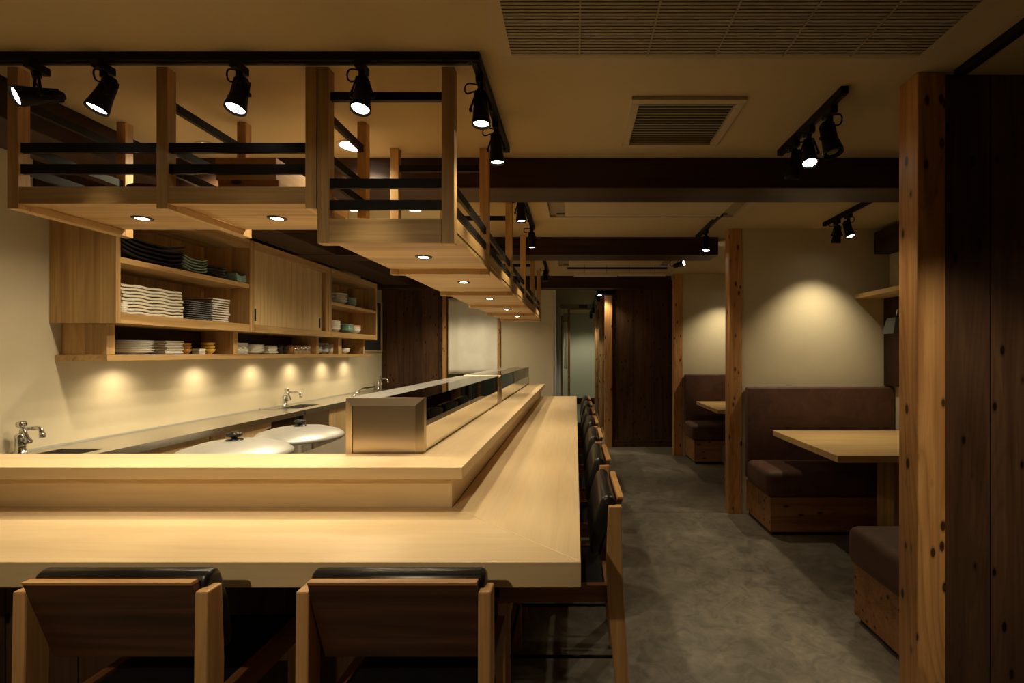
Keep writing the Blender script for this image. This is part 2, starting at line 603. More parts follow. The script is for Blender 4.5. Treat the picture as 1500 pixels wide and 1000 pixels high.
tag(MB().box(2.42, XR, 2.85, 3.92, 2.10, H - .03, .004).build('ceiling_beam', W('darkbeam', 'y')),
    'short dark beam end on the wall high above the middle booth', 'beam', 'dark ceiling beams', 'thing')

# ------------------------------------------------------------------ ceiling fittings
def cassette(y0, y1, x0, x1, lab, centre):
    t = thing('ceiling_air_conditioner', ((x0 + x1) / 2, (y0 + y1) / 2, H - .03), lab, 'air conditioner', 'ceiling cassettes')
    z = H - .022
    b = .05
    f = MB()
    for (a, c, d, e) in ((x0, x1, y0, y0 + b), (x0, x1, y1 - b, y1)):
        f.prism([(d, H), (d if d == y0 else d, z + .004), (d + .012, z), (e, z), (e, H)], a, c, 'x')
    f.box(x0, x0 + b, y0 + b, y1 - b, z, H)
    f.box(x1 - b, x1, y0 + b, y1 - b, z, H)
    f.build('panel_frame', M_PANEL, t)
    MB().box(x0 + b, x1 - b, y0 + b, y1 - b, H - .004, H).build('backing', M_VENTHOLE if not centre else M_PANELDK, t)
    if centre:
        MB().box(x0 + .16, x1 - .16, y0 + .12, y1 - .12, H - .035, H - .004, .006).build('intake_panel', M_PANEL, t)
        s = MB()
        for yy in (y0 + .085, y1 - .085):
            s.box(x0 + .10, x1 - .10, yy - .018, yy + .018, H - .018, H - .004, .003)
        s.build('outlet_flap', M_PANELDK, t)
    else:
        n = 52
        s = MB()
        for k in range(n):
            yy = y0 + b + (k + .5) * (y1 - y0 - 2 * b) / n
            s.prism([(yy - .006, z + .001), (yy + .004, z + .001), (yy + .006, z + .010), (yy - .002, z + .010)], x0 + b, x1 - b, 'x')
        s.build('grille', M_PANELDK, t)
        r = MB()
        for k in range(1, 6):
            xx = x0 + b + k * (x1 - x0 - 2 * b) / 6
            r.box(xx - .003, xx + .003, y0 + b, y1 - b, z - .001, z + .004)
        r.build('grille_bar', M_PANELDK, t)
    return t

cassette(.80, 1.655, -.262, 1.19, 'long slatted ceiling air conditioner grille above the aisle, nearest the camera', False)
cassette(2.86, 3.565, -.235, 1.19, 'ceiling air conditioner panel between the first and second dark beams', True)
cassette(4.62, 5.55, -.235, 1.10, 'ceiling air conditioner panel beyond the second dark beam', True)

t = thing('ceiling_vent', (.448, 2.117, H - .02), 'square slatted ceiling vent in front of the first dark beam', 'vent')
f = MB()
x0, x1, y0, y1, b = .220, .676, 1.894, 2.34, .035
f.box(x0, x1, y0, y0 + b, H - .016, H, .003).box(x0, x1, y1 - b, y1, H - .016, H, .003)
f.box(x0, x0 + b, y0 + b, y1 - b, H - .016, H, .003).box(x1 - b, x1, y0 + b, y1 - b, H - .016, H, .003)
f.build('vent_frame', M_PANEL, t)
MB().box(x0 + b, x1 - b, y0 + b, y1 - b, H - .003, H).build('vent_backing', M_VENTHOLE, t)
f = MB()
for k in range(16):
    yy = y0 + b + (k + .5) * (y1 - y0 - 2 * b) / 16
    f.box(x0 + b, x1 - b, yy - .002, yy + .002, H - .013, H - .011)
f.build('vent_slats', M_PANEL, t)
tag(MB().box(.07, .25, 9.985, 10.0, 2.232, 2.295, .003).build('wall_vent', M_GREY), 'small grey vent grille on the header over the corridor doorway', 'vent')
t = thing('smoke_detector', (.10, 7.6, H), 'small round white ceiling detector at the corridor entrance', 'detector')
MB().lathe([(0, H - .03), (.035, H - .03), (.05, H - .012), (.05, H), (0, H)], (.10, 7.6, 0)).build('detector_body', M_PANEL, t)

# tracks
def track(x0, x1, y0, y1, lab, ends=True, parts=None):
    t = thing('lighting_track', ((x0 + x1) / 2, (y0 + y1) / 2, H - .03), lab, 'track', 'black lighting tracks')
    for (a, b, c, d) in (parts or [(x0, x1, y0, y1)]):
        r = MB()
        r.box(a, b, c, d, H - .030, H, .003)
        if (b - a) > (d - c):
            r.box(a + .01, b - .01, (c + d) / 2 - .006, (c + d) / 2 + .006, H - .0335, H - .029)
        else:
            r.box((a + b) / 2 - .006, (a + b) / 2 + .006, c + .01, d - .01, H - .0335, H - .029)
        r.build('rail', M_BLACK, t)
    return t

track(-2.5, -.32, 1.613, 2.36, 'black L-shaped lighting track on the ceiling above the hanging shelf corner',
      parts=[(-2.06, -.353, 1.613, 1.645), (-.353, -.320, 1.613, 2.36)])
track(-.353, -.320, 2.75, 3.85, 'black lighting track between first and second beams above the glass cases')
track(-.353, -.320, 4.55, 5.9, 'black lighting track beyond the second beam near the shelf end')
track(1.0, 1.03, 1.82, 2.40, 'short black track on the ceiling between the square vent and cedar post')
track(1.905, 1.935, 2.75, 3.73, 'black track on the ceiling over the middle booth table')
track(1.025, 1.055, 3.45, 4.13, 'short black track just before the second beam near the booth post')
track(1.005, 1.035, 4.52, 5.1, 'short black track just behind the second beam near the booths')
track(-.10, 1.07, 5.60, 5.63, 'black lighting track crossing the ceiling before the farthest beam')
track(.345, .375, 7.0, 11.9, 'long black lighting track running down the corridor')
track(1.345, 1.375, .2, 1.72, 'black lighting track running toward the dark plank partition')

LAMPG = 'black track spotlights'
def track_lamp(x, y, d, lab, lit=True, energy=40, size=55, blend=.6, scale=.92, lensmat=None, cord=1, ztop=H - .032, ang=None, col=(1, .83, .53)):
    t = thing('track_spotlight', (x, y, ztop), lab, 'spotlight', LAMPG)
    S = scale
    d = Vector(d).normalized()
    MB().box(x - .014 * S, x + .014 * S, y - .035 * S, y + .035 * S, ztop - .030 * S, ztop, .003).cyl((x, y, ztop - .05 * S), (x, y, ztop - .028 * S), .012 * S).build('adapter', M_BLACK, t)
    piv = Vector((x, y, ztop - .118 * S))
    # yoke: two arms on an axle perpendicular to d
    ax = d.cross(Vector((0, 0, 1)))
    if ax.length < .12:
        ax = Vector((1, 0, 0)) if ang is None else Vector((math.cos(ang), math.sin(ang), 0))
    ax.normalize()
    ax = (ax - d * ax.dot(d)).normalized()
    yk = MB()
    top = Vector((x, y, ztop - .048 * S))
    for sgn in (-1, 1):
        a = piv + ax * .037 * S * sgn
        yk.tube([top + ax * .006 * sgn, top + ax * .018 * S * sgn + Vector((0, 0, -.002)), a + Vector((0, 0, .012 * S)), a], .0042 * S, 8)
        yk.cyl(a - ax * .004 * sgn, a + ax * .007 * S * sgn, .008 * S, 10)
    yk.build('yoke', M_BLACK, t)
    b = MB()
    b.lathe([(0, -.078 * S), (0.0133 * S, -.078 * S), (0.0172 * S, -.070 * S), (0.0187 * S, -.056 * S), (0.0234 * S, -.050 * S), (0.0242 * S, -.046 * S), (0.0226 * S, -.042 * S),
             (0.0250 * S, -.036 * S), (0.0254 * S, -.030 * S), (0.0242 * S, -.026 * S), (0.0265 * S, -.012 * S), (0.0304 * S, .015 * S),
             (0.0335 * S, .040 * S), (0.0355 * S, .046 * S), (0.0355 * S, .062 * S), (0.0320 * S, .062 * S), (0.0304 * S, .050 * S), (0, .050 * S)], piv, d, 32)
    for k in range(10):
        an = 2 * PI * k / 10
        q = Vector((0, 0, 1)).rotation_difference(d).to_matrix()
        rv = q @ Vector((math.cos(an), math.sin(an), 0))
        b.cyl(piv + rv * .0207 * S - d * .068 * S, piv + rv * .0265 * S + d * .006 * S, .0028 * S, 6)
    b.build('lamp_body', M_BLACK, t)
    if lit:
        lm = lensmat or M_LENS
    else:
        lm = M_GLOSSBLACK
    MB().lathe([(0, .0535 * S), (.016 * S, .0545 * S), (.0300 * S, .0525 * S), (.0300 * S, .051 * S), (0, .051 * S)], piv, d, 32).build('lens', lm, t)
    if cord:
        s0 = Vector((x, y, ztop - .022 * S))
        side = Vector((-1, 0, 0)) * cord
        e = piv - d * .076 * S
        pts = []
        for k in range(15):
            u = k / 14
            p = s0.lerp(e, u) + side * (.014 + .048 * S * math.sin(PI * u) ** .8) + Vector((0, .01 * math.sin(PI * u), .012 * math.sin(2 * PI * u)))
            if k == 14:
                p = e
            pts.append(p)
        MB().tube(pts, .0032 * S, 6).build('cord', M_BLACK, t)
    if lit:
        spot(piv + d * .075 * S, d, energy, size, blend, col=col)
    return t

EL = 15
track_lamp(-1.815, 1.629, (-.42, -.78, -.42), 'lit black spotlight swung sideways, first from the wall on the L-shaped track', energy=EL * .7, size=62)
track_lamp(-1.590, 1.629, (-.20, -.27, -1), 'lit black spotlight aimed at the counter, second from the wall on the L-shaped track', energy=EL * .8, size=70)
track_lamp(-1.133, 1.629, (-.05, -.30, -1), 'lit black spotlight hanging above the middle hanging shelf post', energy=EL * .8, size=70)
track_lamp(-.720, 1.629, (.02, -.28, -1), 'lit black spotlight in front of the hanging shelf corner frame', energy=EL * .8, size=70)
track_lamp(-.337, 1.72, (.05, -.06, -1), 'lit black spotlight just past the track corner above the counter', energy=EL * .6, size=74)
track_lamp(-.337, 2.06, (.06, .02, -1), 'lit black spotlight at the L-shaped track end by the first beam', energy=EL * .6, size=74)
track_lamp(-.337, 2.98, (.06, 0, -1), 'lit black spotlight just behind the first beam above the counter', energy=EL * .7, size=74)
track_lamp(-.337, 3.72, (.06, 0, -1), 'lit black spotlight in front of the second beam above the counter', energy=EL * .7, size=74)
track_lamp(-.337, 5.45, (.06, 0, -1), 'lit black spotlight beyond the second beam above the counter end', energy=EL * .8, size=80)
track_lamp(1.015, 1.93, (.10, -.30, -1), 'unlit black spotlight with wide wire yoke, largest on the short aisle track', lit=False, cord=-1, scale=1.05)
track_lamp(1.015, 2.10, (-.12, -.40, -1), 'lit black spotlight in the middle of the short aisle track', energy=EL * .8, size=72)
track_lamp(1.015, 2.24, (-.15, .25, -1), 'unlit black spotlight at the beam end of the short aisle track', lit=False)
track_lamp(1.92, 3.40, (.15, -.35, -1), 'lit black spotlight tilted over the booth table, on the booth track', energy=9, size=74, cord=-1)
track_lamp(1.92, 3.55, (0, .27, -1), 'lit black spotlight next to the middle booth wall, on the booth track', energy=21, size=92, blend=1.0)
track_lamp(1.04, 3.85, (-.10, -.25, -1), 'lit black spotlight on the short track before the second beam', energy=EL * .8, size=90, blend=.8)
track_lamp(1.02, 4.74, (.6, -.6, .10), 'lit black spotlight tilted up sideways behind the second beam', energy=1.2, size=60, scale=.9)
track_lamp(.36, 7.6, (.0, .0, -1), 'lit spotlight under the corridor track, nearest the small black box', energy=14, size=100, lensmat=M_COOL, cord=0, col=(1, .92, .70))
track_lamp(.36, 9.8, (.0, .0, -1), 'lit spotlight under the corridor track beside the farthest cedar post', energy=13, size=120, lensmat=M_COOL, cord=0, col=(1, .96, .70))
track_lamp(.36, 11.2, (.0, .25, -1), 'lit spotlight at the far end of the corridor track', energy=20, size=130, lensmat=M_COOL, cord=0, col=(1, .97, .70))
# lamps behind and beside the camera
spot((-.90, -.75, 2.2), (.05, 1.9, -1.25), 34, 62, .9)
spot((1.33, .75, 2.2), (-.03, 1.0, -1.25), 24, 44, .9)
spot((1.95, .4, 2.2), (-.36, 1.3, -1.15), 6, 44, 1.0)
spot((1.25, .5, 2.25), (-.25, .9, -2.2), 16, 56, .9)
track(1.93, 1.96, 4.9, 5.9, 'black track on the ceiling over the far booth, behind the middle booth wall')
track_lamp(1.945, 5.76, (-.15, .27, -1), 'lit black spotlight next to the far booth wall, hidden behind the middle booth wall', energy=21, size=92, blend=1.0)
spot((.34, 6.58, 2.07), (.15, .02, -1), 8, 120, .8)

t = thing('ceiling_box', (.405, 6.6, H - .2), 'small black box fixed under the ceiling above the cedar post', 'box')
MB().box(.29, .53, 6.54, 6.64, 2.09, 2.25, .004).build('box_body', M_BLACK, t)
MB().cyl((.41, 6.59, 2.25), (.41, 6.59, H), .012).build('mount_stem', M_BLACK, t)
MB().cyl((.33, 6.59, 2.083), (.33, 6.59, 2.0905), .022).build('lens', M_COOL, t)

for (x0, x1, za, lab) in ((-.02, .465, 2.165, 'pale straight bar hung on wires, nearer the hanging shelf'), (.475, 1.0, 2.168, 'pale straight bar hung on wires, nearer the booths')):
    t = thing('hanging_bar', ((x0 + x1) / 2, 5.35, za), lab, 'bar', 'pale hanging bars')
    MB().box(x0, x1, 5.335, 5.365, za - .015, za + .015, .004).build('bar_body', M_PALE, t)
    for xx in (x0 + .12, x1 - .12):
        MB().cyl((xx, 5.35, za + .014), (xx, 5.35, H), .0018, 6).build('wire', M_BLACK, t)

# kitchen downlights in ceiling
for (x, y, r, lab) in ((-1.085, 2.35, .058, 'round recessed ceiling downlight glowing between the hanging shelf posts'),
                       (-1.78, 2.35, .045, 'round recessed ceiling downlight peeking above the black rail of the hanging shelf'),
                       (-1.13, 3.38, .05, 'small bright ceiling downlight seen through the hanging shelf corner frame'),
                       (-1.55, 3.38, .05, 'recessed kitchen ceiling downlight above the far steel pot'),
                       (-1.5, 5.2, .05, 'recessed kitchen ceiling downlight near the far sink'),
                       (-1.45, 6.1, .05, 'added ceiling downlight brightening the white kitchen curtain')):  # last downlight is added to brighten the curtain and end wall
    t = thing('ceiling_downlight', (x, y, H), lab, 'downlight', 'kitchen ceiling downlights')
    MB().lathe([(r, -.004), (r + .010, -.004), (r + .012, 0), (r, 0)], (x, y, H), (0, 0, 1), 32, True).build('trim_ring', M_PANEL, t)
    MB().lathe([(0, -.0025), (r, -.0025), (r, -.0005), (0, -.0005)], (x, y, H), (0, 0, 1), 32).build('lens', M_KITLENS, t)
    spot((x, y, H - .02), (0, 0, -1), 36 if y > 6 else 32, 140, .7, col=(1, .83, .54), radius=.05)

# ------------------------------------------------------------------ hanging shelf
OKX, OKY, OKZ = W('oak', 'x'), W('oak', 'y'), W('oak', 'z')
def led(x, y, z, t, energy=5, size=110):
    l = MB().lathe([(.022, -.004), (.034, -.004), (.036, 0), (.022, 0)], (x, y, z), (0, 0, 1), 28, True).build('downlight_ring', M_GREY, t)
    MB().lathe([(0, -.003), (.0225, -.003), (.0225, -.0005), (0, -.0005)], (x, y, z), (0, 0, 1), 28).build('downlight_lens', M_LEDLENS, l)
    spot((x, y, z - .012), (0, 0, -1), energy, size, .8, col=(1, .80, .50), radius=.02)

t = thing('hanging_shelf', (-1.45, 1.92, 1.81), 'oak shelf hanging from the ceiling over the front counter, with black rails', 'hanging shelf', 'hanging oak shelves')
XS = (-2.0, -1.475, -.951)
Z0 = 1.808
for x in XS:
    MB().box(x, x + .039, 1.70, 1.739, Z0, H, .002).build('post', OKZ, t)
    MB().box(x, x + .039, 2.105, 2.144, Z0, H, .002).build('post', OKZ, t)
    MB().box(x, x + .039, 1.739, 2.105, Z0, Z0 + .028, .002).build('cross_rail', OKY, t)
    for z in (2.19, 2.036, 1.957):
        MB().box(x + .012, x + .028, 1.738, 2.106, z - .015, z + .015).build('side_rail', M_BLACK, t)
for a, b in zip(XS, XS[1:]):
    MB().box(a + .039, b, 1.702, 1.738, 1.826, 1.886, .002).build('front_rail', OKX, t)
    MB().box(a + .0395, b - .0005, 1.739, 2.104, Z0 + .0285, Z0 + .05).build('shelf_board', OKX, t)
    for z in (2.026, 1.951):
        MB().box(a + .038, b + .001, 1.708, 1.720, z - .017, z + .017).build('front_bar', M_BLACK, t)
for x in (-1.72, -1.185):
    led(x, 1.92, Z0 + .0285, t)

t = thing('hanging_shelf', (-.66, 3.8, 1.69), 'long oak shelf hanging over the side counter and glass cases', 'hanging shelf', 'hanging oak shelves')
YS = (1.70, 2.37, 3.245, 4.12, 4.995, 5.87)
Z1 = 1.686
for y in YS:
    MB().box(-.909, -.868, y, y + .04, Z1, H, .002).build('post', OKZ, t)
    MB().box(-.471, -.426, y, y + .04, Z1, H, .002).build('post', OKZ, t)
    MB().box(-.868, -.471, y, y + .04, Z1, Z1 + .0265 if y > 2 else Z1 + .088, .002).build('cross_rail', OKX, t)
    MB().box(-.869, -.470, y + .012, y + .028, 2.195, 2.225).build('cross_bar', M_BLACK, t)
    if y < 2:
        for z in (1.90, 1.824):
            MB().box(-.869, -.470, y + .008, y + .02, z - .017, z + .017).build('front_bar', M_BLACK, t)
for a, b in zip(YS, YS[1:]):
    MB().box(-.908, -.430, a + .0405, b - .0005, Z1 + .027, Z1 + .048).build('shelf_board', OKX, t)
    MB().box(-.458, -.428, a + .04, b, Z1 + .049, Z1 + .10, .002).build('edge_rail', OKY, t)
    for z in (1.90, 1.824):
        MB().box(-.45, -.438, a + .038, b + .002, z - .017, z + .017).build('side_rail', M_BLACK, t)
for y in (2.07, 2.81, 3.66, 4.55, 5.42):
    led(-.65, y, Z1 + .027, t)

# wooden boxes and lacquer ware on the front hanging shelf
def crate(x0, x1, y0, y1, z0, z1, lab, ax='x'):
    t = thing('wooden_box', ((x0 + x1) / 2, (y0 + y1) / 2, z0), lab, 'box', 'plain wooden boxes on the hanging shelf')
    w = .010
    m = W('cedar' if z0 < 1.9 else 'chairwood', 'x')
    MB().box(x0, x1, y0, y0 + w, z0, z1).build('side_panel', m, t)
    MB().box(x0, x1, y1 - w, y1, z0, z1).build('side_panel', m, t)
    MB().box(x0, x0 + w, y0 + w, y1 - w, z0, z1).build('end_panel', W('oakpale', 'y'), t)
    MB().box(x1 - w, x1, y0 + w, y1 - w, z0, z1).build('end_panel', W('oakpale', 'y'), t)
    MB().box(x0 + w, x1 - w, y0 + w, y1 - w, z0, z0 + .008).build('bottom_panel', m, t)
ZS = Z0 + .0502
crate(-1.36, -1.13, 1.84, 2.09, ZS, ZS + .10, 'lower wooden box of the stack on the front hanging shelf')
crate(-1.37, -1.14, 1.84, 2.08, ZS + .101, ZS + .185, 'upper wooden box of the stack on the front hanging shelf')
crate(-1.10, -.98, 1.88, 2.09, ZS, ZS + .075, 'single low wooden box beside the box stack on the front hanging shelf')
for k, (x, r, lab) in enumerate(((-1.66, .10, 'larger dark red lacquer bowl on the front hanging shelf'), (-1.86, .075, 'smaller dark red lacquer bowl on the front hanging shelf'))):
    o = MB().lathe([(0, 0), (r * .5, 0), (r * .5, .012), (r * .85, .045), (r, .085), (r * .97, .087), (r * .8, .05), (r * .4, .022), (0, .02)], (x, 1.93, ZS)).build('lacquer_bowl', CER['lacquer'], loc=(x, 1.93, ZS))
    tag(o, lab, 'bowl')

# ------------------------------------------------------------------ sushi counter
t = thing('sushi_counter', (-.8, 2.5, 0), 'long L-shaped pale cypress counter with a raised back ledge', 'counter')
HX, HY = W('hinoki', 'x'), W('hinoki', 'y')
XE, YE = .0144, 1.2725
MB().prism([(XL + .002, YE), (XE, YE), (-.4405, 1.7265), (XL + .002, 1.7265)], .682, .75, 'z', .003).build('countertop', HX, t)
MB().prism([(XE, YE), (XE, 6.18), (-.4405, 6.18), (-.4405, 1.7265)], .682, .75, 'z', .003).build('countertop', HY, t)
MB().box(XL + .002, -.4405, 1.7235, 1.75, .7505, .863).build('riser', HX, t)
MB().box(-.467, -.4405, 1.7505, 6.18, .7505, .863).build('riser', HY, t)
MB().prism([(XL + .002, 1.672), (-.392, 1.672), (-.60, 1.902), (XL + .002, 1.902)], .8632, .905, 'z', .002).build('ledge', HX, t)
MB().prism([(-.392, 1.672), (-.392, 6.21), (-.60, 6.21), (-.60, 1.902)], .8632, .905, 'z', .002).build('ledge', HY, t)
MB().box(XL + .002, -.33, 1.66, 1.69, 0, .68).build('front_panel', W('dark', 'z'), t)
MB().box(-.36, -.33, 1.692, 6.15, 0, .68).build('front_panel', W('dark', 'z'), t)
MB().box(XL + .002, -.45, 1.752, 1.90, .0, .862).build('backing', W('darkbeam', 'x'), t)
MB().box(-.60, -.47, 1.905, 6.15, .0, .862).build('backing', W('darkbeam', 'y'), t)

# ------------------------------------------------------------------ kitchen worktop and cases
t = thing('kitchen_worktop', (-1.02, 4, 0), 'stainless steel worktop on the kitchen side behind the glass cases', 'worktop')
MB().box(-1.43, -.605, 1.915, 6.15, .745, .78, .004).build('worktop_slab', M_STEEL, t)
MB().box(-1.40, -.62, 1.94, 6.12, .08, .745).build('cabinet_body', M_STEELV, t)

def case(y0, y1, ymid, lab, endwood=False):
    x0, x1, z0, z1 = -.915, -.604, .781, 1.121
    t = thing('glass_display_case', ((x0 + x1) / 2, (y0 + y1) / 2, z0), lab, 'display case', 'refrigerated glass cases on the counter')
    w = .03
    f = MB()
    e = .045
    # mitred frame on the end facing the camera
    ch = .014
    O = [(x0, z0), (x0, z1), (x1, z1), (x1, z0)]
    I = [(x0 + w, z0), (x0 + w, z1 - w), (x1 - w, z1 - w), (x1 - w, z0)]
    for i in range(3):
        pts = [(*O[i], ch), (*O[i + 1], ch), (*I[i + 1], 0), (*I[i], 0)]
        lo = [f.bm.verts.new((p[0], y0 + p[2], p[1])) for p in pts]
        hi = [f.bm.verts.new((p[0], y0 + e, p[1])) for p in pts]
        fs = [f.bm.faces.new(lo), f.bm.faces.new(hi[::-1])]
        for q in range(4):
            fs.append(f.bm.faces.new((lo[q], hi[q], hi[(q + 1) % 4], lo[(q + 1) % 4])))
        bmesh.ops.recalc_face_normals(f.bm, faces=fs)
    f.build('end_frame', M_STEELV, t)
    MB().box(x0 + w + .0005, x1 - w - .0005, y0 + .006, y0 + e, z0, z1 - w - .0005).build('end_panel', M_STEELV, t)
    MB().box(x0, x1, y1 - e, y1, z0, z1).build('end_cap', W('oakpale', 'z') if endwood else M_STEELV, t)
    MB().box(x0, x1 - .002, y0 + e, y1 - e, z0, 1.005).build('cooling_base', M_POLISH, t)
    MB().box(x0 + .02, x1 - .035, y0 + e + .01, y1 - e - .01, 1.0055, 1.020).box(x1 - .05, x1 - .035, y0 + e + .01, y1 - e - .01, 1.0205, 1.035).build('tray', M_TRAY, t)
    MB().box(x0, x0 + .012, y0 + e, y1 - e, 1.006, z1 - .008).build('back_panel', M_GLASS, t)
    MB().box(x0 + .1405, x1, y0 + e, y1 - e, z1 - .007, z1).build('top_glass', M_GLASS, t)
    MB().box(x0, x0 + .14, y0 + e, y1 - e, z1 - .007, z1).build('top_plate', M_STEEL, t)
    MB().box(x0, x0 + .03, y0 + e, y1 - e, z1 - .02, z1 - .0075).build('top_rail', M_STEEL, t)
    for a, b in ((y0 + e, ymid - .003), (ymid + .003, y1 - e)):
        MB().box(x1 - .007, x1, a + .001, b, 1.0055, z1 - .008).build('front_glass', M_GLASS, t)
    MB().box(x1 - .012, x1 - .001, ymid - .0029, ymid + .0029, 1.0055, z1 - .008).build('glass_joint', M_GREY, t)
    MB().cyl((x0 + .10, y0 + e + .12, 1.06), (x0 + .10, y1 - e - .12, 1.06), .004, 8).build('cooling_pipe', M_CHROME, t)
    MB().box(x0 + .03, x1 - .04, (y0 + ymid) / 2 - .006, (y0 + ymid) / 2 + .006, 1.0205, 1.03).build('tray_divider', M_STEEL, t)
case(1.912, 3.80, 2.81, 'nearer glass-topped steel display case standing behind the counter ledge')
case(3.93, 6.24, 5.0, 'farther glass display case with wooden end, behind the counter ledge', True)

# ------------------------------------------------------------------ back kitchen counter
def sink_counter(y0, y1, hole, lab, fronts):
    xa, xb, z1, th = XL + .001, -2.385, .80, .042
    t = thing('sink_counter', ((xa + xb) / 2, (y0 + y1) / 2, 0), lab, 'sink counter', 'stainless kitchen sink counters')
    hx0, hx1, hy0, hy1 = hole
    m = MB()
    m.box(xa, xb, y0, hy0, z1 - th, z1).box(xa, xb, hy1, y1, z1 - th, z1)
    m.box(xa, hx0, hy0, hy1, z1 - th, z1).box(hx1, xb, hy0, hy1, z1 - th, z1)
    m.build('worktop', M_STEEL, t)
    MB().box(xa, xa + .012, y0, y1, z1, z1 + .008).build('upstand', M_ALU, t)
    b = MB()
    zb = z1 - .17
    w = .003
    b.box(hx0, hx1, hy0, hy1, zb, zb + w)
    b.box(hx0, hx0 + w, hy0, hy1, zb + w, z1 - .001).box(hx1 - w, hx1, hy0, hy1, zb + w, z1 - .001)
    b.box(hx0 + w, hx1 - w, hy0, hy0 + w, zb + w, z1 - .001).box(hx0 + w, hx1 - w, hy1 - w, hy1, zb + w, z1 - .001)
    b.build('basin', M_STEEL, t)
    MB().box(xa, -2.445, y0 + .01, y1 - .01, .08, zb - .01).build('cabinet_body', W('darkbeam', 'y'), t)
    MB().box(xa, -2.47, y0 + .03, y1 - .03, 0, .08).build('plinth', M_TOE, t)
    for (a, c, mat, knob) in fronts:
        d = MB().box(-2.444, -2.42, a + .004, c - .004, .10, z1 - th - .006, .002).build('cabinet_door', mat, t)
        if knob:
            MB().lathe([(0, 0), (.006, 0), (.006, .012), (.014, .018), (.012, .026), (0, .028)], (-2.42, c - .06, .70), (1, 0, 0), 14).build('knob', M_BLACK, d)
    return t
OP = W('oakpale', 'z')
sink_counter(1.91, 4.245, (-2.69, -2.46, 1.97, 2.53), 'nearer stainless sink counter along the plaster wall below the dish cabinets',
             [(1.93, 2.55, OP, True), (2.55, 3.2, OP, True), (3.2, 3.85, OP, True), (3.85, 4.22, W('darkbeam', 'z'), False)])
sink_counter(4.275, 6.95, (-2.69, -2.49, 4.34, 4.74), 'farther stainless sink counter along the wall, past the joint',
             [(4.30, 4.75, M_STEELV, False), (4.75, 5.35, OP, True), (5.35, 5.95, OP, True), (5.95, 6.6, OP, True)])

def faucet(x, y, lab, h=.16, reach=.14, lever=True):
    z = .8008
    t = thing('faucet', (x, y, z), lab, 'faucet', 'chrome sink faucets')
    MB().lathe([(0, 0), (.028, 0), (.028, .008), (.020, .014), (.020, h * .62), (.023, h * .64), (.023, h * .72), (.016, h * .8), (0, h * .8)], (x, y, z), (0, 0, 1), 20).build('faucet_body', M_CHROME, t)
    MB().tube([(x, y, z + h * .7), (x + .005, y, z + h * .92), (x + .03, y, z + h), (x + reach * .8, y, z + h * 1.03), (x + reach, y, z + h * .98), (x + reach + .008, y, z + h * .72)], .010, 12).build('spout', M_CHROME, t)
    MB().lathe([(0, 0), (.012, 0), (.013, .02), (.010, .024), (0, .024)], (x + reach + .008, y, z + h * .64), (0, 0, 1), 14).build('nozzle', M_CHROME, t)
    if lever:
        MB().tube([(x + .018, y, z + h * .45), (x + .045, y - .01, z + h * .5), (x + .06, y - .012, z + h * .52)], .012, 10).build('valve', M_CHROME, t)
        MB().tube([(x + .06, y - .012, z + h * .50), (x + .045, y - .02, z + h * .85), (x + .03, y - .024, z + h * 1.15)], .008, 10).cyl((x + .018, y - .024, z + h * 1.17), (x + .044, y - .024, z + h * 1.22), .015, 14).build('lever', M_CHROME, t)
faucet(-2.755, 2.40, 'chrome lever faucet at the nearer sink, above the front counter ledge', .125, .10)
faucet(-2.735, 4.55, 'chrome faucet at the middle sink beyond the two big pots', .13, .14)
faucet(-2.735, 6.70, 'chrome faucet at the far end of the sink counter before the plank wall', .14, .13)
faucet(-2.745, 2.16, 'partly cut off chrome faucet at the photo edge by the nearer sink', .15, .10, False)
# small curved pipe at the farther counter
tag(MB().tube([(-2.50 + .0, 5.45 + .05 * k, .8125 + .075 * math.sin(PI * min(1, k / 7) * .62)) for k in range(12)], .009, 8).build('drain_hose', M_CHROME),
    'curved chrome hose arching over the far sink counter', 'hose')

# pots on a low stand
def pot(x, y, zr, r, lab, k):
    s = tag(MB().box(x - .24, x + .24, y - .24, y + .24, .20, .23).box(x - .22, x - .19, y - .22, y - .19, 0, .2).box(x + .19, x + .22, y - .22, y - .19, 0, .2)
            .box(x - .22, x - .19, y + .19, y + .22, 0, .2).box(x + .19, x + .22, y + .19, y + .22, 0, .2).build('pot_stand', M_STEEL),
            'low steel stand under the %s big lidded pot' % k, 'stand')
    t = thing('cooking_pot', (x, y, .23), lab, 'pot', 'big lidded steel pots')
    b = r * .93
    MB().lathe([(0, .231), (b - .03, .231), (b, .26), (b, zr - .015), (b + .012, zr - .008), (b - .012, zr - .008), (b - .012, .27), (0, .25)], (x, y, 0), (0, 0, 1), 56).build('pot_body', M_POLISH, t)
    l = MB().lathe([(0, zr + .008), (b, zr - .004), (r - .006, zr - .022), (r, zr - .018), (r + .002, zr - .002), (r - .012, zr + .010), (r * .93, zr + .016), (r * .9, zr + .024), (r * .6, zr + .050), (r * .3, zr + .062), (0, zr + .066)], (x, y, 0), (0, 0, 1), 64).build('lid', M_ALU, t)
    kn = MB().lathe([(0, 0), (.042, 0), (.040, .004), (.014, .008), (.014, .014), (.030, .020), (.033, .028), (.030, .036), (.020, .042), (0, .043)], (x, y, zr + .065), (0, 0, 1), 24)
    for a in range(8):
        an = 2 * PI * a / 8
        kn.cyl((x + .031 * math.cos(an), y + .031 * math.sin(an), zr + .085), (x + .031 * math.cos(an), y + .031 * math.sin(an), zr + .101), .006, 8)
    kn.build('knob', M_GLOSSBLACK, l)
pot(-1.806, 2.56, .775, .272, 'big pot with domed aluminium lid and black knob, nearer the counter ledge', 'nearer')
pot(-1.90, 3.33, .735, .280, 'big polished pot with domed aluminium lid, behind the nearer pot', 'farther')

